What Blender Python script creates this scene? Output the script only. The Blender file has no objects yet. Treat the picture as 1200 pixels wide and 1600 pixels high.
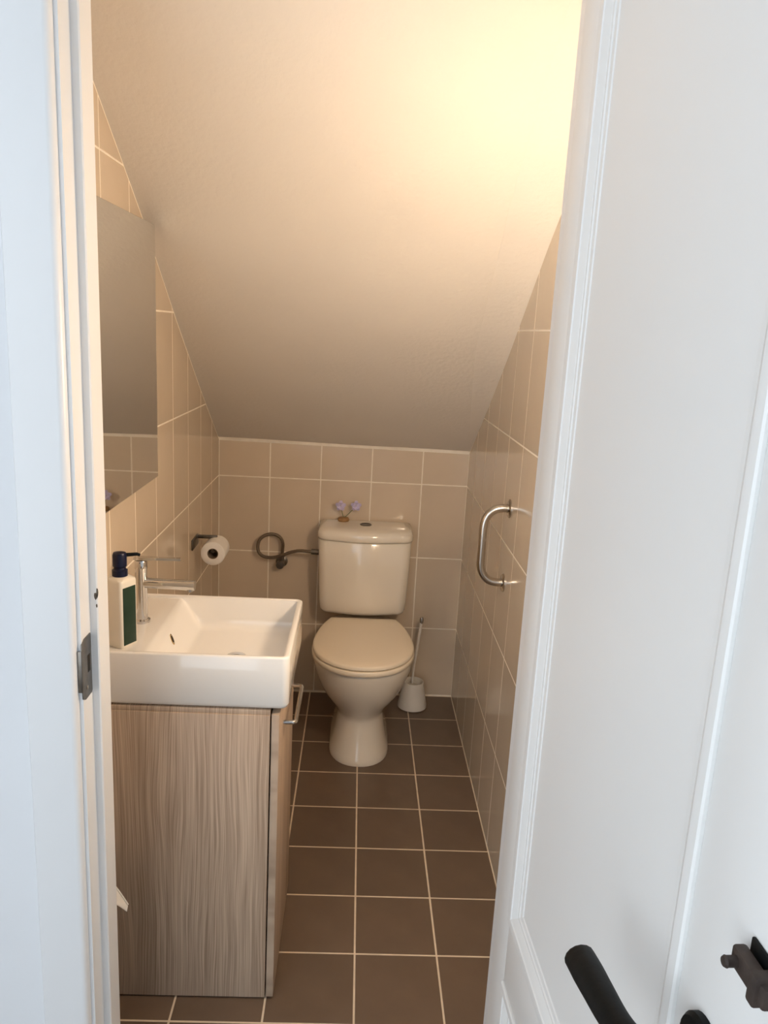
import bpy, bmesh, math, random
from mathutils import Vector, Matrix
random.seed(7)
PI = math.pi
SC = bpy.context.scene
COL = SC.collection

# ------------------------------------------------------------------ camera
F_PX = 1224.02
cam_d = bpy.data.cameras.new('camera')
cam = bpy.data.objects.new('camera', cam_d); COL.objects.link(cam)
R_ = Vector((0.99833781, -0.02587988, 0.05149613))
D_ = Vector((0.04434984, -0.22565102, -0.97319818))
F_ = Vector((0.03680641, 0.97386439, -0.22412818))
m = Matrix.Identity(4)
for i in range(3):
    m[i][0] = R_[i]; m[i][1] = -D_[i]; m[i][2] = -F_[i]
m[0][3], m[1][3], m[2][3] = 0.54121, -3.04930, 1.49114
cam.matrix_world = m
cam_d.sensor_fit = 'VERTICAL'; cam_d.sensor_height = 24.0; cam_d.sensor_width = 18.0
cam_d.lens = F_PX * 24.0 / 1600.0
cam_d.clip_start = 0.02
SC.camera = cam

# ------------------------------------------------------------------ light and exposure
world = bpy.data.worlds.new('daylight'); SC.world = world
world.use_nodes = True
bg = world.node_tree.nodes['Background']
bg.inputs['Color'].default_value = (0.85, 0.925, 1.0, 1)
bg.inputs['Strength'].default_value = 2.7
SC.view_settings.view_transform = 'Standard'
SC.view_settings.look = 'None'
SC.view_settings.gamma = 1.0
SC.view_settings.use_curve_mapping = False
SC.view_settings.exposure = 0.0
LAMPS = [((0.925, -1.725, 1.39), 44.0)]     # the globe beside the doorway, hidden from here by the open door
LAMP_COL = (1.0, 0.78, 0.57)

# ------------------------------------------------------------------ material helpers
def mat(name, col, rough=0.5, metal=0.0, spec=0.5, noise=0.0, nscale=8.0, bump=0.0, bscale=60.0,
        rand=0.0, coat=0.0):
    M = bpy.data.materials.new(name); M.use_nodes = True
    nt = M.node_tree; b = nt.nodes['Principled BSDF']
    b.inputs['Base Color'].default_value = (*col, 1)
    b.inputs['Roughness'].default_value = rough
    b.inputs['Metallic'].default_value = metal
    b.inputs['Specular IOR Level'].default_value = spec
    b.inputs['Coat Weight'].default_value = coat
    tc = nt.nodes.new('ShaderNodeTexCoord')
    if noise or rand:
        hsv = nt.nodes.new('ShaderNodeHueSaturation')
        hsv.inputs['Color'].default_value = (*col, 1)
        acc = None
        if noise:
            n = nt.nodes.new('ShaderNodeTexNoise'); n.inputs['Scale'].default_value = nscale
            n.inputs['Detail'].default_value = 4
            nt.links.new(tc.outputs['Object'], n.inputs['Vector'])
            mr = nt.nodes.new('ShaderNodeMapRange')
            mr.inputs['From Min'].default_value = 0.25; mr.inputs['From Max'].default_value = 0.75
            mr.inputs['To Min'].default_value = 1 - noise; mr.inputs['To Max'].default_value = 1 + noise
            nt.links.new(n.outputs['Fac'], mr.inputs['Value']); acc = mr.outputs['Result']
        if rand:
            oi = nt.nodes.new('ShaderNodeObjectInfo')
            mr2 = nt.nodes.new('ShaderNodeMapRange')
            mr2.inputs['To Min'].default_value = 1 - rand; mr2.inputs['To Max'].default_value = 1 + rand
            nt.links.new(oi.outputs['Random'], mr2.inputs['Value'])
            if acc is None: acc = mr2.outputs['Result']
            else:
                mu = nt.nodes.new('ShaderNodeMath'); mu.operation = 'MULTIPLY'
                nt.links.new(acc, mu.inputs[0]); nt.links.new(mr2.outputs['Result'], mu.inputs[1]); acc = mu.outputs[0]
        nt.links.new(acc, hsv.inputs['Value'])
        nt.links.new(hsv.outputs['Color'], b.inputs['Base Color'])
    if bump:
        n = nt.nodes.new('ShaderNodeTexNoise'); n.inputs['Scale'].default_value = bscale
        n.inputs['Detail'].default_value = 3
        nt.links.new(tc.outputs['Object'], n.inputs['Vector'])
        bp = nt.nodes.new('ShaderNodeBump'); bp.inputs['Strength'].default_value = bump
        bp.inputs['Distance'].default_value = 0.004
        nt.links.new(n.outputs['Fac'], bp.inputs['Height'])
        nt.links.new(bp.outputs['Normal'], b.inputs['Normal'])
    return M

def wood_mat(name, axis, c1, c2):
    """vertical wood-print laminate; 'axis' is the horizontal coordinate across the grain"""
    M = bpy.data.materials.new(name); M.use_nodes = True
    nt = M.node_tree; b = nt.nodes['Principled BSDF']; L = nt.links.new
    tc = nt.nodes.new('ShaderNodeTexCoord')
    sep = nt.nodes.new('ShaderNodeSeparateXYZ'); L(tc.outputs['Object'], sep.inputs[0])
    com = nt.nodes.new('ShaderNodeCombineXYZ')
    L(sep.outputs[axis], com.inputs['X']); 
    mz = nt.nodes.new('ShaderNodeMath'); mz.operation = 'MULTIPLY'; mz.inputs[1].default_value = 0.009
    L(sep.outputs['Z'], mz.inputs[0]); L(mz.outputs[0], com.inputs['Y'])
    # slow sideways drift of the grain lines, so they swing like cathedral grain
    n0 = nt.nodes.new('ShaderNodeTexNoise'); n0.inputs['Scale'].default_value = 7.0; n0.inputs['Detail'].default_value = 2
    com0 = nt.nodes.new('ShaderNodeCombineXYZ'); L(sep.outputs[axis], com0.inputs['X'])
    mz0 = nt.nodes.new('ShaderNodeMath'); mz0.operation = 'MULTIPLY'; mz0.inputs[1].default_value = 0.22
    L(sep.outputs['Z'], mz0.inputs[0]); L(mz0.outputs[0], com0.inputs['Y'])
    L(com0.outputs[0], n0.inputs['Vector'])
    add = nt.nodes.new('ShaderNodeMath'); add.operation = 'MULTIPLY_ADD'
    L(n0.outputs['Fac'], add.inputs[0]); add.inputs[1].default_value = 0.055; L(sep.outputs[axis], add.inputs[2])
    L(add.outputs[0], com.inputs['X'])
    fine = nt.nodes.new('ShaderNodeTexNoise'); fine.inputs['Scale'].default_value = 330.0
    fine.inputs['Detail'].default_value = 3; fine.inputs['Roughness'].default_value = 0.6
    L(com.outputs[0], fine.inputs['Vector'])
    broad = nt.nodes.new('ShaderNodeTexNoise'); broad.inputs['Scale'].default_value = 16.0
    broad.inputs['Detail'].default_value = 2; L(com.outputs[0], broad.inputs['Vector'])
    mx = nt.nodes.new('ShaderNodeMath'); mx.operation = 'MULTIPLY_ADD'; mx.inputs[1].default_value = 0.28
    L(broad.outputs['Fac'], mx.inputs[0])
    mf = nt.nodes.new('ShaderNodeMath'); mf.operation = 'MULTIPLY'; mf.inputs[1].default_value = 0.72
    L(fine.outputs['Fac'], mf.inputs[0]); L(mf.outputs[0], mx.inputs[2])
    rp = nt.nodes.new('ShaderNodeValToRGB')
    rp.color_ramp.elements[0].position = 0.38; rp.color_ramp.elements[0].color = (*c1, 1)
    rp.color_ramp.elements[1].position = 0.62; rp.color_ramp.elements[1].color = (*c2, 1)
    L(mx.outputs[0], rp.inputs['Fac']); L(rp.outputs['Color'], b.inputs['Base Color'])
    b.inputs['Roughness'].default_value = 0.5
    bp = nt.nodes.new('ShaderNodeBump'); bp.inputs['Strength'].default_value = 0.15; bp.inputs['Distance'].default_value = 0.001
    L(mx.outputs[0], bp.inputs['Height']); L(bp.outputs['Normal'], b.inputs['Normal'])
    return M

WTILE = mat('beige_glazed_tile', (0.66, 0.545, 0.41), rough=0.13, noise=0.05, nscale=5, rand=0.035, bump=0.05, bscale=6)
FTILE = mat('brown_floor_tile', (0.145, 0.098, 0.066), rough=0.34, noise=0.10, nscale=9, rand=0.07, bump=0.05, bscale=30)
GROUT = mat('cream_grout', (0.90, 0.82, 0.69), rough=0.9, noise=0.06, nscale=30)
FGROUT = mat('floor_grout', (0.70, 0.58, 0.43), rough=0.9, noise=0.10, nscale=30)
PLASTER = mat('ceiling_plaster', (0.69, 0.635, 0.56), rough=0.75, noise=0.025, nscale=3, bump=0.35, bscale=70)
HALLW = mat('hall_white_paint', (0.78, 0.80, 0.82), rough=0.7, noise=0.015, nscale=4, bump=0.05, bscale=80)
GLOSSW = mat('white_gloss_paint', (0.80, 0.81, 0.815), rough=0.35, noise=0.012, nscale=3)
DOORW = mat('white_door_paint', (0.84, 0.845, 0.83), rough=0.42, noise=0.012, nscale=2)
CERAMIC = mat('white_ceramic', (0.82, 0.79, 0.74), rough=0.08, coat=0.3, noise=0.01, nscale=3)
WC = mat('toilet_porcelain', (0.86, 0.79, 0.67), rough=0.12, coat=0.3, noise=0.012, nscale=4)
SEATM = mat('toilet_seat_plastic', (0.90, 0.79, 0.62), rough=0.25, noise=0.012, nscale=4)
CHROME = mat('chrome', (0.62, 0.61, 0.60), rough=0.07, metal=1.0, noise=0.02, nscale=10)
STEEL = mat('brushed_steel', (0.52, 0.48, 0.43), rough=0.18, metal=1.0, noise=0.05, nscale=20)
DARKST = mat('worn_steel', (0.20, 0.185, 0.165), rough=0.35, metal=1.0, noise=0.25, nscale=60)
BRAID = mat('braided_hose', (0.20, 0.155, 0.11), rough=0.4, metal=0.7, noise=0.3, nscale=400, bump=0.4, bscale=600)
BLACK = mat('black_iron', (0.0035, 0.005, 0.0052), rough=0.5, spec=0.16, noise=0.25, nscale=25, bump=0.1, bscale=60)
RUST = mat('rusty_iron', (0.060, 0.045, 0.038), rough=0.55, metal=0.2, spec=0.3, noise=0.4, nscale=60, bump=0.15, bscale=120)
MIRROR = mat('mirror_silver', (0.80, 0.80, 0.78), rough=0.02, metal=1.0, noise=0.02, nscale=3)
MIRBACK = mat('mirror_edge', (0.10, 0.09, 0.07), rough=0.5, noise=0.2, nscale=40)
PAPER = mat('toilet_paper', (0.86, 0.82, 0.76), rough=0.95, noise=0.03, nscale=60, bump=0.15, bscale=300)
CARD = mat('cardboard_core', (0.20, 0.15, 0.10), rough=0.9, noise=0.1, nscale=60)
PLASTW = mat('white_plastic', (0.78, 0.73, 0.65), rough=0.35, noise=0.02, nscale=10)
BOTTLE = mat('cream_bottle', (0.80, 0.74, 0.63), rough=0.28, noise=0.015, nscale=10)
GREEN = mat('green_label', (0.014, 0.038, 0.022), rough=0.4, spec=0.3, noise=0.12, nscale=60)
NAVY = mat('navy_plastic', (0.004, 0.007, 0.030), rough=0.35, spec=0.3, noise=0.1, nscale=30)
BRISTLE = mat('white_bristle', (0.6, 0.57, 0.5), rough=0.9, noise=0.2, nscale=100)
LILAC = mat('lilac_petal', (0.56, 0.50, 0.72), rough=0.6, noise=0.12, nscale=150)
STALK = mat('green_stalk', (0.20, 0.24, 0.12), rough=0.6, noise=0.2, nscale=100)
BARK = mat('orange_brown_base', (0.36, 0.20, 0.08), rough=0.7, noise=0.2, nscale=100)
HOLE = mat('dark_recess', (0.012, 0.011, 0.010), rough=0.8, noise=0.1, nscale=50)
BRASS = mat('brass_rim', (0.60, 0.42, 0.18), rough=0.25, metal=1.0, noise=0.1, nscale=50)
CHIP = mat('bare_chipped_wood', (0.13, 0.105, 0.08), rough=0.9, noise=0.4, nscale=150, bump=0.4, bscale=200)
WOODX = wood_mat('wood_print_side', 'X', (0.31, 0.218, 0.150), (0.60, 0.465, 0.345))
WOODY = wood_mat('wood_print_front', 'Y', (0.31, 0.218, 0.150), (0.60, 0.465, 0.345))
GLOBE = bpy.data.materials.new('lit_globe'); GLOBE.use_nodes = True
_b = GLOBE.node_tree.nodes['Principled BSDF']
_b.inputs['Base Color'].default_value = (0.9, 0.85, 0.75, 1)
_b.inputs['Emission Color'].default_value = (*LAMP_COL, 1); _b.inputs['Emission Strength'].default_value = 6.0

# ------------------------------------------------------------------ mesh helpers
def finish(bm, sharp=35):
    bmesh.ops.recalc_face_normals(bm, faces=bm.faces[:])
    ca = math.radians(sharp)
    for f in bm.faces: f.smooth = True
    for e in bm.edges:
        e.smooth = len(e.link_faces) == 2 and e.calc_face_angle(0) < ca

def obj(name, bm, material, parent=None, label=None, cat=None, group=None, kind=None, sharp=35, loc=None):
    finish(bm, sharp)
    me = bpy.data.meshes.new(name); bm.to_mesh(me); bm.free()
    for mm in (material if isinstance(material, (list, tuple)) else [material]): me.materials.append(mm)
    o = bpy.data.objects.new(name, me); COL.objects.link(o)
    if parent is not None: o.parent = parent
    if loc is not None: o.location = loc
    tag(o, label, cat, group, kind)
    return o

def tag(o, label=None, cat=None, group=None, kind=None):
    if label: o['label'] = label
    if cat: o['category'] = cat
    if group: o['group'] = group
    if kind: o['kind'] = kind
    return o

def thing(name, label, cat, loc=(0, 0, 0), rot=(0, 0, 0), kind=None):
    o = bpy.data.objects.new(name, None); COL.objects.link(o)
    o.location = loc; o.rotation_euler = rot; o.empty_display_size = 0.05
    return tag(o, label, cat, None, kind)

def box(bm, x0, x1, y0, y1, z0, z1, bev=0.0, seg=2):
    r = bmesh.ops.create_cube(bm, size=1.0)
    vs = r['verts']
    for v in vs:
        v.co = Vector((x0 + (v.co.x + .5) * (x1 - x0), y0 + (v.co.y + .5) * (y1 - y0), z0 + (v.co.z + .5) * (z1 - z0)))
    if bev > 0:
        es = list({e for v in vs for e in v.link_edges})
        bmesh.ops.bevel(bm, geom=es, offset=bev, segments=seg, profile=0.5, affect='EDGES')
    return bm

def bxo(name, dims, material, parent=None, bev=0.0, seg=2, **k):
    bm = bmesh.new(); box(bm, *dims, bev=bev, seg=seg)
    return obj(name, bm, material, parent, **k)

def loft(bm, rings, cap0=True, cap1=True, closed=True):
    vr = [[bm.verts.new(p) for p in r] for r in rings]
    n = len(vr[0])
    for a, b in zip(vr, vr[1:]):
        for i in range(n if closed else n - 1):
            j = (i + 1) % n
            bm.faces.new((a[i], a[j], b[j], b[i]))
    if cap0: bm.faces.new(vr[0][::-1])
    if cap1: bm.faces.new(vr[-1])
    return bm

def lathe(bm, prof, c=(0, 0, 0), n=28, axis='Z', cap0=True, cap1=True):
    rings = []
    for r, h in prof:
        ring = []
        for i in range(n):
            a = 2 * PI * i / n
            u, v = r * math.cos(a), r * math.sin(a)
            p = {'Z': (u, v, h), 'X': (h, u, v), 'Y': (v, h, u)}[axis]
            ring.append((c[0] + p[0], c[1] + p[1], c[2] + p[2]))
        rings.append(ring)
    return loft(bm, rings, cap0, cap1)

def spline(pts, n=8, closed=False):
    P = [Vector(p) for p in pts]; out = []
    N = len(P); segs = N if closed else N - 1
    for i in range(segs):
        if closed: p0, p1, p2, p3 = P[i - 1], P[i], P[(i + 1) % N], P[(i + 2) % N]
        else: p0, p1, p2, p3 = P[max(i - 1, 0)], P[i], P[i + 1], P[min(i + 2, N - 1)]
        for k in range(n):
            t = k / n
            out.append(0.5 * ((2 * p1) + (p2 - p0) * t + (2 * p0 - 5 * p1 + 4 * p2 - p3) * t * t + (3 * p1 - p0 - 3 * p2 + p3) * t ** 3))
    if not closed: out.append(P[-1].copy())
    return out

def tube(bm, path, r, n=12, sy=1.0, caps=True):
    """r: radius or list of radii; sy flattens the section along its second axis"""
    P = [Vector(p) for p in path]
    t0 = (P[1] - P[0]).normalized()
    up = Vector((0, 0, 1)) if abs(t0.z) < 0.9 else Vector((0, 1, 0))
    u = t0.cross(up).normalized()
    rings = []
    for i, p in enumerate(P):
        if i == 0: t = P[1] - P[0]
        elif i == len(P) - 1: t = P[-1] - P[-2]
        else: t = P[i + 1] - P[i - 1]
        t.normalize()
        u = (u - t * u.dot(t)).normalized(); v = t.cross(u)
        rr = r[i] if isinstance(r, (list, tuple)) else r
        rings.append([p + u * rr * math.cos(2 * PI * k / n) + v * rr * sy * math.sin(2 * PI * k / n) for k in range(n)])
    return loft(bm, rings, caps, caps)

def rrect(x0, x1, y0, y1, r, k=6):
    pts = []
    for cx, cy, a0 in ((x1 - r, y1 - r, 0), (x0 + r, y1 - r, 90), (x0 + r, y0 + r, 180), (x1 - r, y0 + r, 270)):
        for i in range(k + 1):
            a = math.radians(a0 + 90 * i / k)
            pts.append((cx + r * math.cos(a), cy + r * math.sin(a)))
    return pts

# ------------------------------------------------------------------ ceiling profile
W, YF = 0.9815, -1.80
PROF = [(0.0, 1.050), (-0.35, 1.262), (-0.70, 1.490), (-1.05, 1.730), (-1.40, 1.945), (-1.80, 2.175)]
def zc(y, x=0.49):
    y = max(min(y, 0.0), PROF[-1][0])
    for (a, za), (b, zb) in zip(PROF, PROF[1:]):
        if y >= b:
            z = za + (zb - za) * (a - y) / (a - b); break
    return z + 0.004 - 0.011 * x / W * (1 + y / 1.8)

# ------------------------------------------------------------------ room shell
TW, TH, TF = 0.2, 0.30277, 0.20204
J = 0.0046          # joint width
DEEP = 0.0004       # how far the grout lies behind the tile faces
cache = {}
def tile(poly, place, material, parent):
    """poly: 2D outline (u,v) of one tile; place: 'back','left','right','floor'"""
    u0 = min(p[0] for p in poly); v0 = min(p[1] for p in poly)
    rel = tuple((round(p[0] - u0, 4), round(p[1] - v0, 4)) for p in poly)
    key = (rel, place)
    if key not in cache:
        cu = sum(p[0] for p in rel) / len(rel); cv = sum(p[1] for p in rel) / len(rel)
        def inset(p, d):
            du, dv = cu - p[0], cv - p[1]; l = math.hypot(du, dv) or 1
            return (p[0] + d * (1 if du > 0 else -1 if du < 0 else 0) * min(1, abs(du) / 0.01),
                    p[1] + d * (1 if dv > 0 else -1 if dv < 0 else 0) * min(1, abs(dv) / 0.01))
        T = {'back': lambda u, v, h: (u, -h, v), 'left': lambda u, v, h: (h, u, v),
             'right': lambda u, v, h: (-h, u, v), 'floor': lambda u, v, h: (u, v, h)}[place]
        bm = bmesh.new()
        loft(bm, [[T(p[0], p[1], -0.004) for p in rel], [T(p[0], p[1], -0.0003) for p in rel],
                  [T(*inset(p, 0.0009), 0.0) for p in rel]], cap0=False)
        finish(bm, 9)
        me = bpy.data.meshes.new('tile'); bm.to_mesh(me); bm.free(); me.materials.append(material)
        cache[key] = me
    o = bpy.data.objects.new('tile', cache[key]); COL.objects.link(o)
    o.parent = parent
    o.location = {'back': (u0, 0, v0), 'left': (0, u0, v0), 'right': (W, u0, v0), 'floor': (u0, v0, 0)}[place]
    a = 0.0007
    rx, rz = random.uniform(-a, a), random.uniform(-a, a)
    o.rotation_euler = {'back': (rx, 0, rz), 'left': (0, rx, rz), 'right': (0, rx, rz), 'floor': (rx, rz, 0)}[place]
    return o

def sloped(ya, yb, z0, z1, x):
    """outline of a tile between y=ya<yb and z0<z1 cut along the sloping ceiling, or None"""
    f = lambda y: zc(y, x) - 0.004
    if f(ya) <= z0 + 0.006: return None
    ys = sorted({ya, yb, *[p[0] for p in PROF if ya < p[0] < yb]})
    # where the ceiling crosses the tile's top and foot
    def cross(z):
        lo, hi = ya, yb
        if f(lo) < z or f(hi) > z: return None
        for _ in range(40):
            mid = (lo + hi) / 2
            if f(mid) > z: lo = mid
            else: hi = mid
        return lo
    for z in (z0, z1):
        c = cross(z)
        if c is not None and ya + .001 < c < yb - .001: ys.append(c)
    ys = sorted(ys)
    top = [(y, min(z1, f(y))) for y in ys if f(y) >= z0 - 1e-4]
    # drop collinear points along the top edge
    keep = []
    for i, p in enumerate(top):
        if 0 < i < len(top) - 1:
            a, b = top[i - 1], top[i + 1]
            if abs((b[0] - a[0]) * (p[1] - a[1]) - (b[1] - a[1]) * (p[0] - a[0])) < 1e-7: continue
        keep.append(p)
    poly = [(ya, z0), (keep[-1][0], z0)] + keep[::-1]
    out = []
    for p in poly:
        if not out or math.hypot(p[0] - out[-1][0], p[1] - out[-1][1]) > 1e-3: out.append(p)
    if math.hypot(out[0][0] - out[-1][0], out[0][1] - out[-1][1]) < 1e-3: out.pop()
    return out if len(out) >= 3 else None

# grout slabs behind the tiles
wb = bxo('wall_back', (-0.08, W + 0.08, DEEP, 0.08, -0.06, 1.12), GROUT, kind='structure',
         label='low tiled back wall of the toilet room behind the toilet')
def side_slab(name, xa, xb, x, label):
    bm = bmesh.new()
    pts = [(DEEP, -0.06), (DEEP, zc(0, x) + 0.01)] + [(y, z + 0.012) for y, z in PROF[1:]] + [(YF, -0.06)]
    loft(bm, [[(xa, p[0], p[1]) for p in pts], [(xb, p[0], p[1]) for p in pts]])
    return obj(name, bm, GROUT, kind='structure', label=label)
wl = side_slab('wall_left', -0.08, -DEEP, 0, 'tiled left wall with the mirror and basin against it')
wr = side_slab('wall_right', W + DEEP, W + 0.08, W, 'tiled right wall with the steel grab handle on it')
fl = bxo('floor', (-0.08, W + 0.08, YF - 0.10, 0.08, -0.08, -DEEP), FGROUT, kind='structure',
         label='floor of square dark brown tiles with pale joints')
h = J / 2
for i in range(5):                                   # back wall
    u0, u1 = i * TW + h, min((i + 1) * TW - h, W - 0.001)
    for k in range(4):
        v0 = k * TH + h if k else 0.007
        ta, tb = min((k + 1) * TH - h, zc(0, u0) - .006), min((k + 1) * TH - h, zc(0, u1) - .006)
        tile([(u0, v0), (u1, v0), (u1, tb), (u0, ta)], 'back', WTILE, wb)
def side_tiles(y0, place, x, parent):
    js = [0.0]; y = y0
    while y > -0.02: y -= TW
    while y > YF: js.append(y); y -= TW
    js.append(YF)
    for a, b in zip(js, js[1:]):
        for k in range(8):
            p = sloped(b + h, a - (h if a < 0 else 0.002), k * TH + h if k else 0.005, (k + 1) * TH - h, x)
            if p: tile(p, place, WTILE, parent)
side_tiles(0.0504, 'left', 0.0, wl)
side_tiles(-0.9856 + 5 * TW, 'right', W, wr)
xs = [0.002] + [-0.018 + i * TF for i in range(1, 5)] + [W - 0.002]
ysf = [-0.003] + [-0.2061 - j * TF for j in range(0, 9)]
for a, b in zip(xs, xs[1:]):
    for c, d in zip(ysf, ysf[1:]):
        u0, u1, v0, v1 = a + h * (a > .01), b - h * (b < .97), max(d + h, YF - 0.09), c - h
        tile([(u0, v0), (u1, v0), (u1, v1), (u0, v1)], 'floor', FTILE, fl)

# sloping plaster ceiling, with the slight plaster fold beside the right wall
bm = bmesh.new()
nx, ny = 26, 40
def band(y):                                        # width of the fold beside the right wall
    return 0.012 + 0.085 * min(1, max(0, (-y - 0.03) / 0.6)) + 0.02 * min(1, max(0, (-y - 0.6) / 0.6))
def cz(x, y, t):
    z = zc(y, x) + 0.0012 * math.sin(9 * x + 3 * y) * math.sin(5 * y + 1)
    return z - 0.024 * max(0, t) * band(y) / 0.1
gy = [0.03 - (1.83) * j / ny for j in range(ny + 1)]
def gxs(y):
    e = W - band(y)
    return [(-0.03 + (e + 0.03) * i / 20, 0) for i in range(21)] + [(e + (band(y) + 0.03) * i / 6, min(1.0, i / 5)) for i in range(1, 7)]
gx = gxs(0)
low = [[bm.verts.new((x, y, cz(x, y, t))) for x, t in gxs(y)] for y in gy]
upp = [[bm.verts.new((x, y, zc(y, x) + 0.06)) for x, t in gxs(y)] for y in gy]
for j in range(ny):
    for i in range(len(gx) - 1):
        bm.faces.new((low[j][i], low[j][i + 1], low[j + 1][i + 1], low[j + 1][i]))
        bm.faces.new((upp[j][i], upp[j + 1][i], upp[j + 1][i + 1], upp[j][i + 1]))
for j in range(ny):
    for i in (0, len(gx) - 1):
        bm.faces.new((low[j][i], low[j + 1][i], upp[j + 1][i], upp[j][i]))
for i in range(len(gx) - 1):
    for j in (0, ny):
        bm.faces.new((low[j][i], upp[j][i], upp[j][i + 1], low[j][i + 1]))
obj('ceiling', bm, PLASTER, kind='structure', sharp=7, label='sloping plastered ceiling under the stairs')

# ------------------------------------------------------------------ front wall, door frame, hall
YH = -1.895                                          # hall face of the front wall
XL, XR, ZH = 0.112, 0.846, 2.10                      # clear sides and head of the rough opening
bm = bmesh.new()
box(bm, -1.2, XL, YH, YF, -0.06, 2.6); box(bm, XR + .012, 1.7, YH, YF, -0.06, 2.6)
box(bm, XL, XR + .012, YH, YF, ZH + 0.02, 2.6)
obj('wall_front', bm, HALLW, kind='structure', label='white hall wall around the doorway')
bxo('floor_hall', (-1.2, 1.7, -4.8, YF - 0.10, -0.08, -0.002), FTILE, kind='structure', label='hall floor in front of the doorway')
bxo('wall_hall_baffle', (0.3, 1.7, -4.88, -4.8, -0.08, 2.6), HALLW, kind='structure', label='unseen partial wall at the hall rear, added to cut daylight')  # unseen, added to keep daylight from falling straight into the room
bxo('wall_hall_left', (-1.28, -1.2, -3.1, YF, -0.08, 2.6), HALLW, kind='structure', label='left wall of the hall')  # unseen part stops short so daylight enters from the left rear
bxo('wall_hall_right', (1.7, 1.78, -4.8, YF, -0.08, 2.6), HALLW, kind='structure', label='right wall of the hall')
bxo('ceiling_hall', (-1.28, 1.78, -4.8, YF, 2.6, 2.68), HALLW, kind='structure', label='flat white ceiling of the hall')

# door lining: a plan profile run up the left side, the head and the right side
def lining(name, side, label):
    s = 1 if side == 'l' else -1
    ox = 0.0 if side == 'l' else 0.0
    X0 = XL if side == 'l' else XR + 0.012
    # plan outline of the lining: rebate face, stop front, stop side
    pl = [(0, YH), (0.0125, YH), (0.0125, -1.8545), (0.0140, -1.8525), (0.0235, -1.8525), (0.0255, -1.8505), (0.0255, YF - 0.002), (0.0235, YF), (0, YF)]
    bm = bmesh.new()
    loft(bm, [[(X0 + s * p[0], p[1], -0.002) for p in pl], [(X0 + s * p[0], p[1], ZH + 0.02) for p in pl]])
    return obj(name, bm, GLOSSW, kind='structure', label=label)
jl = lining('trim_1', 'l', 'white left door lining with rebate, stop and latch plate')
jr = lining('trim_2', 'r', 'white right door lining on the hinge side')
bm = bmesh.new()
box(bm, XL + 0.0256, XR - 0.0136, YH, YF, ZH - 0.0, ZH + 0.02); box(bm, XL + 0.0256, XR - 0.0136, -1.8525, YF, ZH - 0.013, ZH)
obj('trim_3', bm, GLOSSW, kind='structure', label='white head of the door lining')
# flat architraves with a rounded inner edge
def architrave(name, xa, xb, inner, label):
    # xa outer edge, xb inner edge
    s = 1 if xb > xa else -1
    pl = [(xa, YH), (xa, -1.9085), (xa + s * 0.002, -1.911), (xb - s * 0.010, -1.911), (xb - s * 0.006, -1.9100), (xb - s * 0.003, -1.9078),
          (xb - s * 0.0008, -1.9045), (xb, -1.900), (xb, YH)]
    bm = bmesh.new()
    loft(bm, [[(p[0], p[1], -0.002) for p in pl], [(p[0], p[1], ZH + 0.075) for p in pl]])
    return obj(name, bm, GLOSSW, kind='structure', label=label, sharp=40)
architrave('trim_4', 0.042, 0.1185, 0, 'flat white architrave left of the doorway')
architrave('trim_5', XR + .100, XR + .0235, 0, 'flat white architrave right of the doorway')
bxo('trim_6', (0.1186, XR + .0234, -1.911, YH, ZH + 0.004, ZH + 0.075), GLOSSW, bev=0.002, kind='structure', label='flat white architrave over the doorway')

# latch strike plate on the left lining
PX = XL + 0.0125
bm = bmesh.new()
plp = [(-1.8985, .985), (-1.8975, .992), (-1.886, .9975), (-1.858, .9975), (-1.8555, .994), (-1.8555, .898), (-1.858, .8945), (-1.886, .8945), (-1.8975, .900), (-1.8985, .907)]
loft(bm, [[(PX - 0.0005, p[0], p[1]) for p in plp], [(PX + 0.0012, p[0], p[1]) for p in plp]])
sp = obj('strike_plate', bm, DARKST, jl, label='worn grey metal strike plate', loc=(0, 0, 0.0))
bxo('latch_hole', (PX - 0.002, PX + 0.0016, -1.874, -1.862, 0.935, 0.965), HOLE, sp, bev=0.001)
bm = bmesh.new()
lathe(bm, [(0.0035, PX), (0.0035, PX + 0.0018), (0.002, PX + 0.0022)], c=(0, -1.878, 0.912), n=12, axis='X'); obj('screw', bm, STEEL, sp)
bxo('lip', (PX - 0.006, PX + 0.0012, -1.8995, -1.8975, 0.912, 0.982), DARKST, sp, bev=0.0006)
# chipped paint on the stop, above the plate
for j, (x, z, w, hh) in enumerate(((0.1345, 1.058, .004, .012), (0.1372, 1.0635, .0025, .017), (0.1358, 1.041, .002, .006))):
    bm = bmesh.new()
    pts = [(x + w * (0.5 + 0.28 * random.random()) * math.cos(a * PI / 4), -1.8527, z + hh * (0.4 + 0.2 * random.random()) * math.sin(a * PI / 4)) for a in range(8)]
    loft(bm, [[(p[0], -1.8520, p[2]) for p in pts], [(p[0], -1.8529, p[2]) for p in pts]])
    obj('chipped_spot', bm, CHIP, jl, label='bare chipped patch in the white paint')

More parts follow.
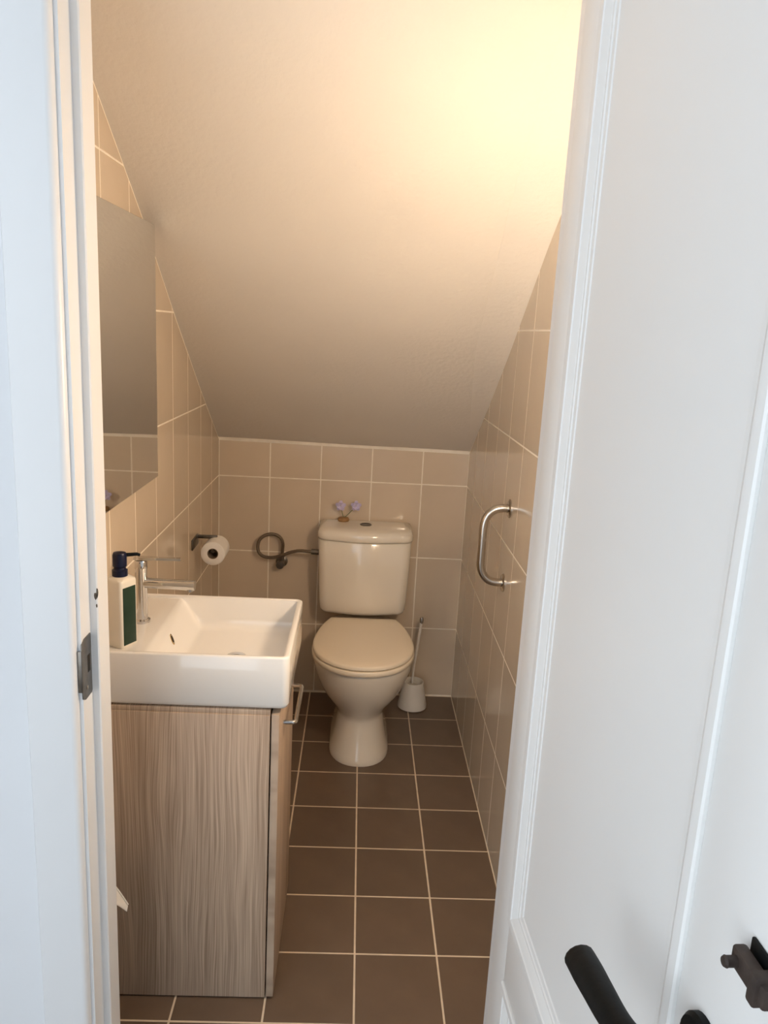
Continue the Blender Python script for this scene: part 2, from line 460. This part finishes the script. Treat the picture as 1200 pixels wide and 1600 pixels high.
# ------------------------------------------------------------------ the open door
TH_D = 0.046
door = thing('door_1', 'white panelled door standing open with black lever handle', None, (0.8144, -1.9, 0), (0, 0, -(PI / 2 - TH_D)), kind='structure')
DWID, DTH, DH = 0.715, 0.038, 2.095
def dbox(name, s0, s1, z0, z1, e0=-DTH, e1=0.0, material=DOORW, parent=door, bev=0.0015, **k):
    return bxo(name, (s0, s1, -e1, -e0, z0, z1), material, parent, bev=bev, **k)
SL, SRR = 0.077, 0.583                                # inner edges of the two stiles
PZ = (0.090, 0.466, 0.5805, 2.030)                    # lower panel foot/top, upper panel foot/top
dbox('stile', 0.0, SL, 0.012, DH, bev=0.003); dbox('stile', SRR, DWID, 0.012, DH, bev=0.003)
dbox('rail', SL - .0005, SRR + .0005, 0.012, PZ[0]); dbox('rail', SL - .0005, SRR + .0005, PZ[1], PZ[2]); dbox('rail', SL - .0005, SRR + .0005, PZ[3], DH)
PR = 0.0085
MPROF = [(0.0, -0.004), (0.0, 0.0022), (0.002, 0.0040), (0.008, 0.0046), (0.015, 0.0036), (0.0165, 0.0018), (0.028, -0.0026), (0.0295, -0.0040),
         (0.0335, -0.0042), (0.035, -0.0060), (0.042, -0.0068), (0.0435, -PR), (0.046, -PR - 0.002)]
for za, zb in ((PZ[0], PZ[1]), (PZ[2], PZ[3])):
    dbox('panel', SL + 0.03, SRR - 0.03, za + 0.03, zb - 0.03, -0.028, -PR, bev=0.0)
    bm = bmesh.new(); rings = []
    for o_, e_ in MPROF:
        rings.append([(SL + o_, -e_, za + o_), (SRR - o_, -e_, za + o_), (SRR - o_, -e_, zb - o_), (SL + o_, -e_, zb - o_)])
    vr = [[bm.verts.new(p) for p in r] for r in rings]
    for a, b in zip(vr, vr[1:]):
        for i in range(4):
            bm.faces.new((a[i], a[(i + 1) % 4], b[(i + 1) % 4], b[i]))
    obj('moulding', bm, DOORW, door, sharp=25)
# lever on a round rosette
ls, lz = 0.636, 0.938
bm = bmesh.new(); lathe(bm, [(0.027, 0.0), (0.027, -0.006), (0.024, -0.010), (0.012, -0.011)], c=(ls, 0, lz), n=28, axis='Y')
lh = obj('lever_handle', bm, BLACK, door, label='black iron lever handle on a round rosette')
pts = spline([(ls, -0.008, lz), (ls, -0.038, lz), (ls - 0.008, -0.053, lz - .003), (ls - 0.041, -0.0575, lz - 0.014), (ls - 0.086, -0.0565, lz - 0.026), (ls - 0.126, -0.054, lz - 0.038), (ls - 0.148, -0.052, lz - 0.046)], 6)
rad = [0.0095 + 0.0060 * min(1, i / (len(pts) - 1) * 1.3) for i in range(len(pts))]
rad[-1] *= 0.86
bm = bmesh.new(); tube(bm, pts, rad, n=16, sy=0.72); obj('lever', bm, BLACK, lh, sharp=50)
# slide bolt above it
sb = dbox('slide_bolt', 0.6725, 0.7145, 1.052, 1.078, 0.0, 0.003, BLACK, door, bev=0.001, label='rusty dark iron slide bolt above the lever')
bxo('bolt_bar', (0.6700, 0.7145, -0.0155, -0.0045, 1.0535, 1.0705), RUST, sb, bev=0.0025)
bxo('bolt_guide', (0.6980, 0.7080, -0.0185, -0.002, 1.050, 1.074), RUST, sb, bev=0.002)
bm = bmesh.new(); lathe(bm, [(0.0042, -0.012), (0.0042, -0.0225), (0.0046, -0.0235), (0.0035, -0.0255)], c=(0.6785, 0, 1.062), n=14, axis='Y'); obj('bolt_peg', bm, RUST, sb)
# hinges on the far edge
for z in (0.25, 1.05, 1.85):
    bm = bmesh.new(); lathe(bm, [(0.006, z - .04), (0.006, z + .04)], c=(-0.006, 0.030, 0), n=12); obj('hinge', bm, STEEL, door)

# ------------------------------------------------------------------ warm globe on the inner face of the front wall, behind the open door
for (lx, ly, lz0), watt in LAMPS:
    lamp = thing('wall_lamp', 'warm globe lamp on the inner side of the wall beside the doorway', 'lamp', (lx, YF, lz0))
    yl = ly - YF
    bm = bmesh.new(); lathe(bm, [(0.040, 0.0005), (0.040, 0.012), (0.030, 0.018), (0.010, 0.020)], axis='Y'); obj('base', bm, PLASTW, lamp)
    bm = bmesh.new(); tube(bm, [(0, 0.016, 0), (0, 0.028, 0), (0, yl - 0.028, 0)], 0.009); obj('arm', bm, STEEL, lamp)
    bm = bmesh.new(); bmesh.ops.create_uvsphere(bm, u_segments=24, v_segments=14, radius=0.038)
    for v in bm.verts: v.co += Vector((0, yl, 0))
    obj('globe', bm, GLOBE, lamp)
    ld = bpy.data.lights.new('lamp_bulb', 'POINT'); ld.energy = watt; ld.color = LAMP_COL; ld.shadow_soft_size = 0.05
    lo = bpy.data.objects.new('lamp_bulb', ld); COL.objects.link(lo); lo.location = (0, yl, 0); lo.parent = lamp

# ------------------------------------------------------------------ vanity cabinet
VY0, VY1, VZ = -1.557, -1.190, 0.7135
van = thing('vanity_cabinet', 'wood-print cabinet under the white basin', 'cabinet', (0, 0, 0))
bxo('side_panel', (0.003, 0.384, VY0, VY0 + 0.016, 0.004, 0.7035), WOODX, van, bev=0.0008)
bxo('side_panel', (0.003, 0.384, VY1 - 0.016, VY1, 0.004, 0.7035), WOODX, van, bev=0.0008)
bxo('back_panel', (0.003, 0.012, VY0 + 0.0165, VY1 - 0.0165, 0.004, 0.7030), WOODY, van)
bxo('bottom_panel', (0.0125, 0.384, VY0 + 0.0165, VY1 - 0.0165, 0.03, 0.046), WOODY, van)
bxo('top_strip', (0.003, 0.384, VY0 + 0.003, VY1 - 0.003, 0.7036, 0.7145), WOODX, van, bev=0.0006)
dr = bxo('cabinet_door', (0.3870, 0.4035, VY0, VY1, 0.006, 0.706), WOODY, van, bev=0.0012)
bm = bmesh.new()
hp = [(0.4025, -1.468, 0.643), (0.424, -1.468, 0.643), (0.4295, -1.4655, 0.643), (0.431, -1.460, 0.643), (0.431, -1.292, 0.643), (0.4295, -1.2875, 0.643), (0.424, -1.285, 0.643), (0.4025, -1.285, 0.643)]
tube(bm, hp, 0.0048, n=12); obj('handle', bm, CHROME, dr, label='chrome bar handle', sharp=50)

# ------------------------------------------------------------------ basin
BX1, BY0, BY1, BZ0, BZ1 = 0.4215, -1.5565, -1.1925, 0.716, 0.8325
RIM = 0.0125
bm = bmesh.new()
def ring(x0, x1, y0, y1, r, z): return [(p[0], p[1], z) for p in rrect(x0, x1, y0, y1, r)]
rings = [ring(.012, BX1 - .012, BY0 + .012, BY1 - .012, .010, BZ0),
         ring(.006, BX1 - .004, BY0 + .004, BY1 - .004, .013, BZ0 + .003),
         ring(.003, BX1, BY0, BY1, .016, BZ0 + .012),
         ring(.003, BX1, BY0, BY1, .016, BZ1 - .004),
         ring(.004, BX1 - .0012, BY0 + .0012, BY1 - .0012, .015, BZ1 - .001),
         ring(.006, BX1 - .004, BY0 + .004, BY1 - .004, .013, BZ1),
         ring(.006, BX1 - .009, BY0 + .009, BY1 - .009, .010, BZ1),
         ring(.0065, BX1 - RIM, BY0 + RIM, BY1 - RIM, .008, BZ1 - .002)]
# interior: deck by the wall slopes down smoothly into the bowl
ins = rrect(.0065, BX1 - RIM, BY0 + RIM, BY1 - RIM, .008)
def deckz(x):
    if x < 0.118: return 0.826
    t = min(1, (x - 0.118) / 0.060); t = t * t * (3 - 2 * t)
    return 0.826 - t * 0.070
loft(bm, rings, cap0=True, cap1=False)
bm.verts.ensure_lookup_table()
x0, x1, y0, y1 = .0065, BX1 - RIM, BY0 + RIM, BY1 - RIM
# inner walls following the deck/bowl height, then a gridded floor
NX, NY = 34, 24
def fz(x, y):
    z = deckz(x)
    if x > 0.118:                                   # soft fillets at the bowl's walls
        d = min(x1 - x, y - y0, y1 - y)
        if d < 0.022:
            lim = 0.022 * (1 - math.sqrt(max(0, 1 - (1 - d / 0.022) ** 2))) if d >= 0 else 0.022
            z += lim * min(1, (x - 0.118) / 0.06)
        z -= 0.004 * max(0, 1 - math.hypot((x - 0.285) / 0.12, (y - (y0 + y1) / 2) / 0.14))
    return z
def spaced(a, b, n):                                # denser near the ends
    return [a + (b - a) * (0.5 - 0.5 * math.cos(PI * i / n)) for i in range(n + 1)]
GX = [x0 + (0.118 - x0) * i / 4 for i in range(4)] + [0.118 + 0.064 * i / 10 for i in range(10)] + [0.182 + (x1 - 0.182) * (1 - (1 - i / 14) ** 2) for i in range(15)]
GY = spaced(y0, y1, NY)
grid = [[bm.verts.new((x, y, fz(x, y))) for y in GY] for x in GX]
for i in range(len(GX) - 1):
    for j in range(NY):
        bm.faces.new((grid[i][j], grid[i][j + 1], grid[i + 1][j + 1], grid[i + 1][j]))
def wallstrip(low):
    up = [bm.verts.new((v.co.x, v.co.y, BZ1 - .0022)) for v in low]
    for a in range(len(low) - 1): bm.faces.new((low[a], low[a + 1], up[a + 1], up[a]))
wallstrip([grid[i][0] for i in range(len(GX))]); wallstrip([grid[i][-1] for i in range(len(GX))])
wallstrip(grid[-1]); wallstrip(grid[0])
bas = obj('basin', bm, CERAMIC, None, label='white rectangular ceramic basin on the wood-print cabinet', cat='basin', sharp=50)
bm = bmesh.new(); lathe(bm, [(0.022, 0.7520), (0.022, 0.7545), (0.018, 0.756), (0.006, 0.7555)], c=(0.285, -1.3745, 0), n=24); obj('drain', bm, CHROME, bas)
# overflow slot on the slope
bm = bmesh.new()
ov = [(0.0046 * math.cos(a), 0.0135 * math.sin(a)) for a in [2 * PI * i / 16 for i in range(16)]]
ovx = lambda q, up, k: (0.145 - 0.36 * q[1] * k + .7 * q[0] * k + up * 0.6, -1.394 + (.62 * q[1] + .7 * q[0]) * k, deckz(0.145 - 0.36 * q[1] * k + .7 * q[0] * k) + up * 0.8)
loft(bm, [[ovx(q, -.002, 1) for q in ov], [ovx(q, .0014, 1) for q in ov], [ovx(q, .0018, .8) for q in ov]], True, False)
of = obj('overflow', bm, BRASS, bas)
bm = bmesh.new(); loft(bm, [[ovx(q, -.002, .62) for q in ov], [ovx(q, .0016, .62) for q in ov]]); obj('slot', bm, HOLE, of)

# ------------------------------------------------------------------ basin tap
tx, ty = 0.0715, -1.368
tap = thing('basin_tap', 'chrome single-lever tap standing at the back of the basin', 'tap', (tx, ty, 0.826))
bm = bmesh.new(); lathe(bm, [(0.0185, 0.0), (0.0185, 0.006), (0.0135, 0.009), (0.0132, 0.124), (0.0142, 0.126), (0.0142, 0.142), (0.0125, 0.145), (0.004, 0.146)], n=28); obj('body', bm, CHROME, tap)
bm = bmesh.new(); tube(bm, [(0.008, 0, 0.092), (0.114, 0, 0.0905), (0.1185, 0, 0.0905), (0.1195, 0, .0905)], [0.0118, 0.0118, 0.0118, 0.0108], n=24); sp_ = obj('spout', bm, CHROME, tap)
bm = bmesh.new(); lathe(bm, [(0.0075, 0.076), (0.0075, 0.084)], c=(0.108, 0, 0), n=18); obj('aerator', bm, CHROME, sp_)
bm = bmesh.new()
lv = [(-0.013, 0.0125, .1385), (0.02, 0.0125, .1400), (0.085, 0.005, .1505)]
pl = [(-0.0135, -0.009), (-0.0135, 0.009), (0.012, 0.010), (0.040, 0.0055), (0.088, 0.0050), (0.088, -0.0050), (0.040, -0.0055), (0.012, -0.010)]
def lz_(x): return 0.1462 + 0.001 * max(0, x) / 0.088
loft(bm, [[(p[0], p[1], lz_(p[0]) - .0002) for p in pl], [(p[0], p[1], lz_(p[0]) + 0.0055) for p in pl]]); obj('lever', bm, CHROME, tap)

# ------------------------------------------------------------------ soap bottle
soap = thing('soap_dispenser', 'cream soap bottle with green label and navy pump on the basin edge', 'soap bottle', (0.0650, -1.498, 0.8262), (0, 0, math.radians(-28)))
bm = bmesh.new()
def sr(s, r, z): return [(p[0], p[1], z) for p in rrect(-s, s, -s, s, r)]
loft(bm, [sr(.0225, .006, 0), sr(.0238, .007, .002), sr(.0238, .007, .140), sr(.0228, .008, .1445), sr(.017, .012, .149), sr(.012, .0118, .1505)])
sbody = obj('bottle', bm, BOTTLE, soap, sharp=40)
bxo('label_panel', (.0233, .0246, -.0175, .0175, .006, .130), GREEN, sbody, bev=0.0004, label='dark green label')
bm = bmesh.new(); lathe(bm, [(0.0155, .1500), (0.0155, .162), (0.0125, .164), (0.0115, .169)], n=24); obj('collar', bm, NAVY, soap)
bm = bmesh.new(); lathe(bm, [(0.0118, .168), (0.0142, .171), (0.0142, .194), (0.0124, .1985), (0.005, .200)], n=24); ph = obj('pump_head', bm, NAVY, soap)
a_ = math.radians(48)
bm = bmesh.new(); tube(bm, [(0.008 * math.cos(a_), 0.008 * math.sin(a_), .193), (0.034 * math.cos(a_), 0.034 * math.sin(a_), .1935), (0.040 * math.cos(a_), 0.040 * math.sin(a_), .191)], [0.0042, 0.0036, 0.0032]); obj('nozzle', bm, BLACK, ph)

# ------------------------------------------------------------------ mirror
bm = bmesh.new(); box(bm, 0.0005, 0.0290, -1.475, -1.046, 1.0975, 1.7125, bev=0.0006, seg=1)
mr = obj('mirror', bm, MIRBACK, None, label='frameless rectangular mirror on the tiled wall above the basin', cat='mirror')
bxo('glass', (0.0291, 0.0303, -1.4740, -1.0470, 1.0985, 1.7115), MIRROR, mr, bev=0.0003, seg=1)

# ------------------------------------------------------------------ toilet roll and holder
hd = thing('roll_holder', 'steel toilet roll holder on the left wall beside the toilet', 'roll holder', (0, -0.44, 0.759))
bxo('wall_plate', (0.0004, 0.006, -0.075, 0.022, -0.014, 0.022), DARKST, hd, bev=0.002)
bxo('arm', (0.004, 0.072, 0.006, 0.018, 0.008, 0.020), DARKST, hd, bev=0.002)
bm = bmesh.new(); tube(bm, spline([(0.068, 0.012, 0.012), (0.069, 0.012, 0.002), (0.069, 0.008, -0.012), (0.069, -0.004, -0.0165), (0.069, -0.060, -0.0165)], 5), 0.006); obj('rod', bm, DARKST, hd)
roll = thing('toilet_roll', 'white toilet paper roll on the steel wall holder', 'toilet roll', (0.069, -0.452, 0.7335))
bm = bmesh.new()
lathe(bm, [(0.0185, -0.047), (0.038, -0.047), (0.0405, -0.045), (0.0405, 0.047), (0.038, 0.049), (0.0185, 0.049), (0.0185, -0.047)], axis='Y', n=36, cap0=False, cap1=False)
pr_ = obj('paper', bm, PAPER, roll, sharp=40)
bm = bmesh.new(); lathe(bm, [(0.0166, -0.0465), (0.0183, -0.0465), (0.0183, 0.0485), (0.0166, 0.0485), (0.0166, -0.0465)], axis='Y', n=28, cap0=False, cap1=False); obj('core', bm, CARD, roll)

# ------------------------------------------------------------------ toilet
tcx = 0.5915
wc = thing('toilet', 'cream close-coupled toilet with closed lid against the back wall', 'toilet', (tcx, 0, 0))
def egg(hw, yf, yb, z, yw=None, sq=2.0, hb=None, n=40):
    """section: front half a superellipse, back half a rounded box"""
    if yw is None: yw = yf + (yb - yf) * 0.45
    if hb is None: hb = hw * 0.8
    pts = []
    for i in range(n // 2 + 1):                     # front, from +x round to -x
        a = PI * i / (n // 2)
        c, s = math.cos(a), math.sin(a)
        pts.append((hw * math.copysign(abs(c) ** (2 / sq), c), yw - (yw - yf) * abs(s) ** (2 / sq), z))
    for i in range(1, n // 2):
        a = PI + PI * i / (n // 2)
        c, s = math.cos(a), math.sin(a)
        k = abs(s) ** (2 / 3.4)
        w = hw + (hb - hw) * k
        pts.append((w * math.copysign(abs(c) ** (2 / 3.4), c), yw + (yb - yw) * k, z))
    return pts
bm = bmesh.new()
secs = [egg(.108, -.572, -.10, 0.0, -.43, 2.2, .112), egg(.1085, -.573, -.10, 0.008, -.43, 2.2, .112), egg(.106, -.569, -.10, 0.022, -.43, 2.2, .108),
        egg(.096, -.557, -.10, 0.055, -.42, 2.2, .102), egg(.0885, -.547, -.10, 0.095, -.41, 2.2, .095), egg(.084, -.540, -.10, 0.130, -.41, 2.2, .09),
        egg(.0825, -.538, -.10, 0.148, -.41, 2.15, .088), egg(.084, -.539, -.10, 0.158, -.41, 2.1, .09), egg(.090, -.546, -.095, 0.172, -.42, 2.05, .095),
        egg(.103, -.560, -.09, 0.193, -.42, 2.0, .105), egg(.120, -.580, -.08, 0.217, -.43, 2.0, .118), egg(.138, -.601, -.07, 0.246, -.435, 2.0, .132),
        egg(.154, -.620, -.06, 0.280, -.44, 2.0, .145), egg(.166, -.635, -.05, 0.315, -.445, 2.0, .156), egg(.173, -.644, -.05, 0.345, -.45, 2.0, .163),
        egg(.1765, -.650, -.05, 0.366, -.45, 2.0, .166), egg(.1755, -.649, -.05, 0.3735, -.45, 2.0, .166), egg(.171, -.644, -.06, 0.3765, -.45, 2.0, .162)]
loft(bm, secs); obj('bowl', bm, WC, wc, sharp=60)
def dring(z, grow=0.0):
    cp = [(.126, -.207), (.156, -.294), (.173, -.385), (.1785, -.465), (.167, -.535), (.136, -.594), (.092, -.636), (.046, -.656), (0, -.6620)]
    cp = cp + [(-x, y) for x, y in cp[-2::-1]]
    pts = []
    for p in spline([(x, y, 0) for x, y in cp], 4):
        d = Vector((p.x, p.y + .43, 0))
        q = p + d.normalized() * grow
        pts.append((q.x, min(q.y, -.206 + grow * 0.3), z))
    return pts
bm = bmesh.new(); loft(bm, [dring(.3763, -.022), dring(.3795, -.020), dring(.3800, .000), dring(.3830, .0025), dring(.3945, .0025), dring(.3975, .000), dring(.3980, -.006), dring(.3985, -.03)]); obj('seat', bm, SEATM, wc, sharp=45)
bm = bmesh.new(); loft(bm, [dring(.3984, -.022), dring(.4005, -.020), dring(.4010, -.003), dring(.4035, .000), dring(.4120, .000), dring(.4155, -.003), dring(.4175, -.009), dring(.4195, -.04), dring(.4205, -.10)]); obj('lid', bm, SEATM, wc, sharp=45)
for x in (-.075, .075):
    bm = bmesh.new(); lathe(bm, [(.010, x - .018), (.010, x + .018)], c=(0, -.209, .404), axis='X', n=16); obj('hinge', bm, PLASTW, wc)
# cistern
def trow(hw, yf, yb, z, r=.035, bow=.022, dx=-0.0065):
    k = 8; pts = [(hw, yb), ]
    out = [(hw + dx, yb, z)]
    for i in range(k + 1):
        a = PI / 2 * i / k
        out.append((hw - r + r * math.cos(a) + dx, yf + bow + r - r * math.sin(a), z))
    for i in range(1, 8):
        t = -1 + 2 * i / 8
        out.append((-t * (hw - r) + dx, yf + bow * t * t, z))
    for i in range(k + 1):
        a = PI / 2 * (1 - i / k)
        out.append((-(hw - r + r * math.cos(a)) + dx, yf + bow + r - r * math.sin(a), z))
    out.append((-hw + dx, yb, z))
    return out
bm = bmesh.new()
loft(bm, [trow(.150, -.180, -.03, .416, .03), trow(.160, -.190, -.022, .420, .034), trow(.1665, -.198, -.016, .432, .04), trow(.170, -.202, -.014, .47, .042), trow(.176, -.205, -.012, .60, .042),
          trow(.178, -.206, -.012, .708, .042), trow(.177, -.204, -.012, .7105, .042)])
obj('cistern', bm, WC, wc, sharp=60)
bm = bmesh.new()
loft(bm, [trow(.176, -.203, -.012, .7120, .042), trow(.181, -.211, -.008, .7135, .045), trow(.183, -.214, -.006, .722, .046), trow(.182, -.213, -.006, .738, .046), trow(.177, -.207, -.010, .748, .045),
          trow(.168, -.196, -.016, .7535, .042), trow(.150, -.170, -.03, .7565, .036), trow(.10, -.13, -.05, .758, .02, .01)])
cl = obj('cistern_lid', bm, WC, wc, sharp=60)
bm = bmesh.new(); lathe(bm, [(0.0225, .755), (0.0225, .7605), (0.019, .7615), (0.0165, .7595), (0.004, .7598)], c=(-0.0065, -0.098, 0), n=24); obj('flush_button', bm, DARKST, cl)

# water feed: wall valve and looping hose
va = thing('water_valve', 'small chrome angle valve on the back wall left of the toilet', 'valve', (0.2545, 0, 0.568))
bm = bmesh.new(); lathe(bm, [(0.0235, -0.0005), (0.0235, -0.004), (0.012, -0.010), (0.0105, -0.040), (0.009, -0.043)], axis='Y', n=20); obj('body', bm, DARKST, va)
bm = bmesh.new(); lathe(bm, [(0.006, -0.036), (0.0165, -0.040), (0.0165, -0.056), (0.014, -0.060), (0.004, -0.061)], c=(-0.002, 0, -0.002), axis='Y', n=14); obj('knob', bm, DARKST, va)
bm = bmesh.new(); lathe(bm, [(0.009, 0.006), (0.009, 0.034), (0.007, 0.036)], c=(0.003, -0.028, 0), n=12); obj('outlet', bm, DARKST, va)
hp = [(.2575, -.028, .598), (.2590, -.030, .625), (.2600, -.034, .650), (.2520, -.036, .672), (.2345, -.038, .685), (.2120, -.040, .6885), (.1880, -.042, .682), (.1690, -.044, .664),
      (.1625, -.046, .640), (.1665, -.050, .617), (.1830, -.056, .602), (.2060, -.062, .5985), (.2330, -.070, .603), (.2610, -.078, .614), (.2900, -.084, .628), (.3170, -.090, .6375), (.3400, -.096, .6415), (.3620, -.100, .6415), (.3800, -.104, .6420)]
bm = bmesh.new(); tube(bm, spline(hp, 6), 0.0066, n=10); hs = obj('water_hose', bm, BRAID, None, label='braided hose looping from the wall valve to the cistern', cat='hose')
bm = bmesh.new(); tube(bm, [(.3790, -.104, .6420), (.395, -.107, .6425), (.4085, -.1100, .6430)], 0.0115, n=8); obj('hose_nut', bm, DARKST, hs)

# small lilac flower sprig on the cistern lid
fw = thing('flower_sprig', 'tiny sprig of two lilac flowers on the cistern lid', 'flowers', (0.497, -0.050, 0.7568))
bm = bmesh.new(); lathe(bm, [(0.020, 0.0), (0.023, 0.006), (0.020, 0.014), (0.008, 0.0165)], n=16); obj('base', bm, BARK, fw)
for fx, fzz in ((-0.013, 0.062), (0.047, 0.064)):
    bm = bmesh.new(); tube(bm, spline([(0, 0, .012), (fx * .4, 0, .03), (fx, -0.004, fzz)], 5), 0.0016, n=6); st = obj('stalk', bm, STALK, fw)
    bm = bmesh.new()
    for k in range(5):
        a = 2 * PI * k / 5 + .3
        d = Vector((math.cos(a), 0, math.sin(a))); n_ = Vector((0, -1, 0)); s_ = d.cross(n_)
        c = Vector((fx, -0.006, fzz))
        L_ = 0.021
        rows = [[c + d * .002 + s_ * w for w in (-.003, 0, .003)], [c + d * L_ * .6 + s_ * w + n_ * (.004 - abs(w) * .3) for w in (-.009, 0, .009)], [c + d * L_ + s_ * w - n_ * .003 for w in (-.004, 0, .004)]]
        vv = [[bm.verts.new(p) for p in r] for r in rows] ; v2 = [[bm.verts.new(p - n_ * .001) for p in r] for r in rows]
        for q in (vv, v2):
            for i in range(2):
                for j in range(2): bm.faces.new((q[i][j], q[i][j + 1], q[i + 1][j + 1], q[i + 1][j]))
    obj('flower', bm, LILAC, fw)

# ------------------------------------------------------------------ toilet brush
tb = thing('toilet_brush', 'white toilet brush in its tapered holder right of the toilet', 'toilet brush', (0.809, -0.100, 0.0))
bm = bmesh.new(); lathe(bm, [(0.052, 0.0005), (0.0595, 0.004), (0.0595, 0.012), (0.052, 0.050), (0.0455, 0.085), (0.0425, 0.108), (0.0410, 0.1125), (0.0385, 0.112), (0.0375, 0.106), (0.040, 0.060), (0.03, 0.02)], n=32); obj('holder', bm, PLASTW, tb)
bm = bmesh.new(); tube(bm, spline([(-.006, .002, .030), (-.003, .001, .150), (.004, 0, .230), (.009, 0, .285), (.016, 0, .365)], 4), [0.0045] * 8 + [0.0055] * 9, n=10); hn = obj('handle', bm, PLASTW, tb)
bm = bmesh.new(); lathe(bm, [(0.005, .362), (0.0075, .368), (0.0085, .378), (0.006, .387), (0.002, .390)], c=(.017, 0, 0), n=14); obj('tip', bm, CHROME, hn)
bm = bmesh.new(); lathe(bm, [(0.006, .028), (0.028, .034), (0.030, .085), (0.018, .098), (0.005, .1)], c=(-.004, .001, 0), n=20); obj('brush_head', bm, BRISTLE, tb)

# ------------------------------------------------------------------ grab handle
gh = thing('grab_handle', 'chrome D-shaped grab handle on the right tiled wall', 'grab handle', (W, -0.884, 0.9085))
gp = [(-0.002, 0, .1105), (-0.022, 0, .1105), (-0.045, 0, .104), (-0.062, 0, .088), (-0.0705, 0, .066), (-0.072, 0, .04), (-0.072, 0, 0), (-0.072, 0, -.04), (-0.0705, 0, -.066), (-0.062, 0, -.088), (-0.045, 0, -.104), (-0.022, 0, -.1105), (-0.002, 0, -.1105)]
bm = bmesh.new(); tube(bm, spline(gp, 5), 0.0118, n=20); obj('bar', bm, STEEL, gh, sharp=60)
for s in (1, -1):
    bm = bmesh.new(); lathe(bm, [(0.027, -0.0004), (0.027, -0.003), (0.023, -0.006), (0.0125, -0.007)], c=(0, 0, s * .1105), axis='X', n=28); obj('flange', bm, STEEL, gh)

# ------------------------------------------------------------------ white bin behind the left door lining, only a liner corner shows
wbin = thing('waste_bin', 'white bin liner corner poking out behind the left door lining', 'bin', (0.042, -1.685, 0.0))
bm = bmesh.new()
loft(bm, [sr(.030, .010, .0005), sr(.033, .010, .01), sr(.039, .012, .385), sr(.0365, .012, .385), sr(.031, .01, .02)])
obj('body', bm, PLASTW, wbin)
bm = bmesh.new()
loft(bm, [sr(.0402, .012, .335), sr(.0402, .012, .388), sr(.0385, .012, .3892), sr(.0372, .012, .383), sr(.0372, .012, .335)], False, False)
# the loose corner of the liner: a curling flap with a rolled edge
def flap(t, v):
    x = .038 + .040 * t; y = -.012 + .030 * v * (1 - .75 * t) + .010 * t
    z = .3885 - .046 * t ** 1.25 - (1 - v) * .020 * (1 - .6 * t)
    return Vector((x, y, z))
ts = [i / 6 for i in range(7)]; vs_ = [0, .5, 1.0]
for off in (0.0, -0.0022):
    q = [[bm.verts.new(flap(t, v) + Vector((0, 0, off))) for v in vs_] for t in ts]
    for i in range(6):
        for j in range(2): bm.faces.new((q[i][j], q[i][j + 1], q[i + 1][j + 1], q[i + 1][j]))
tube(bm, [flap(t, 1.0) for t in ts], 0.0018, n=8)
obj('liner', bm, PLASTW, wbin, label='white plastic liner with a loose corner')

bpy.context.view_layer.update()
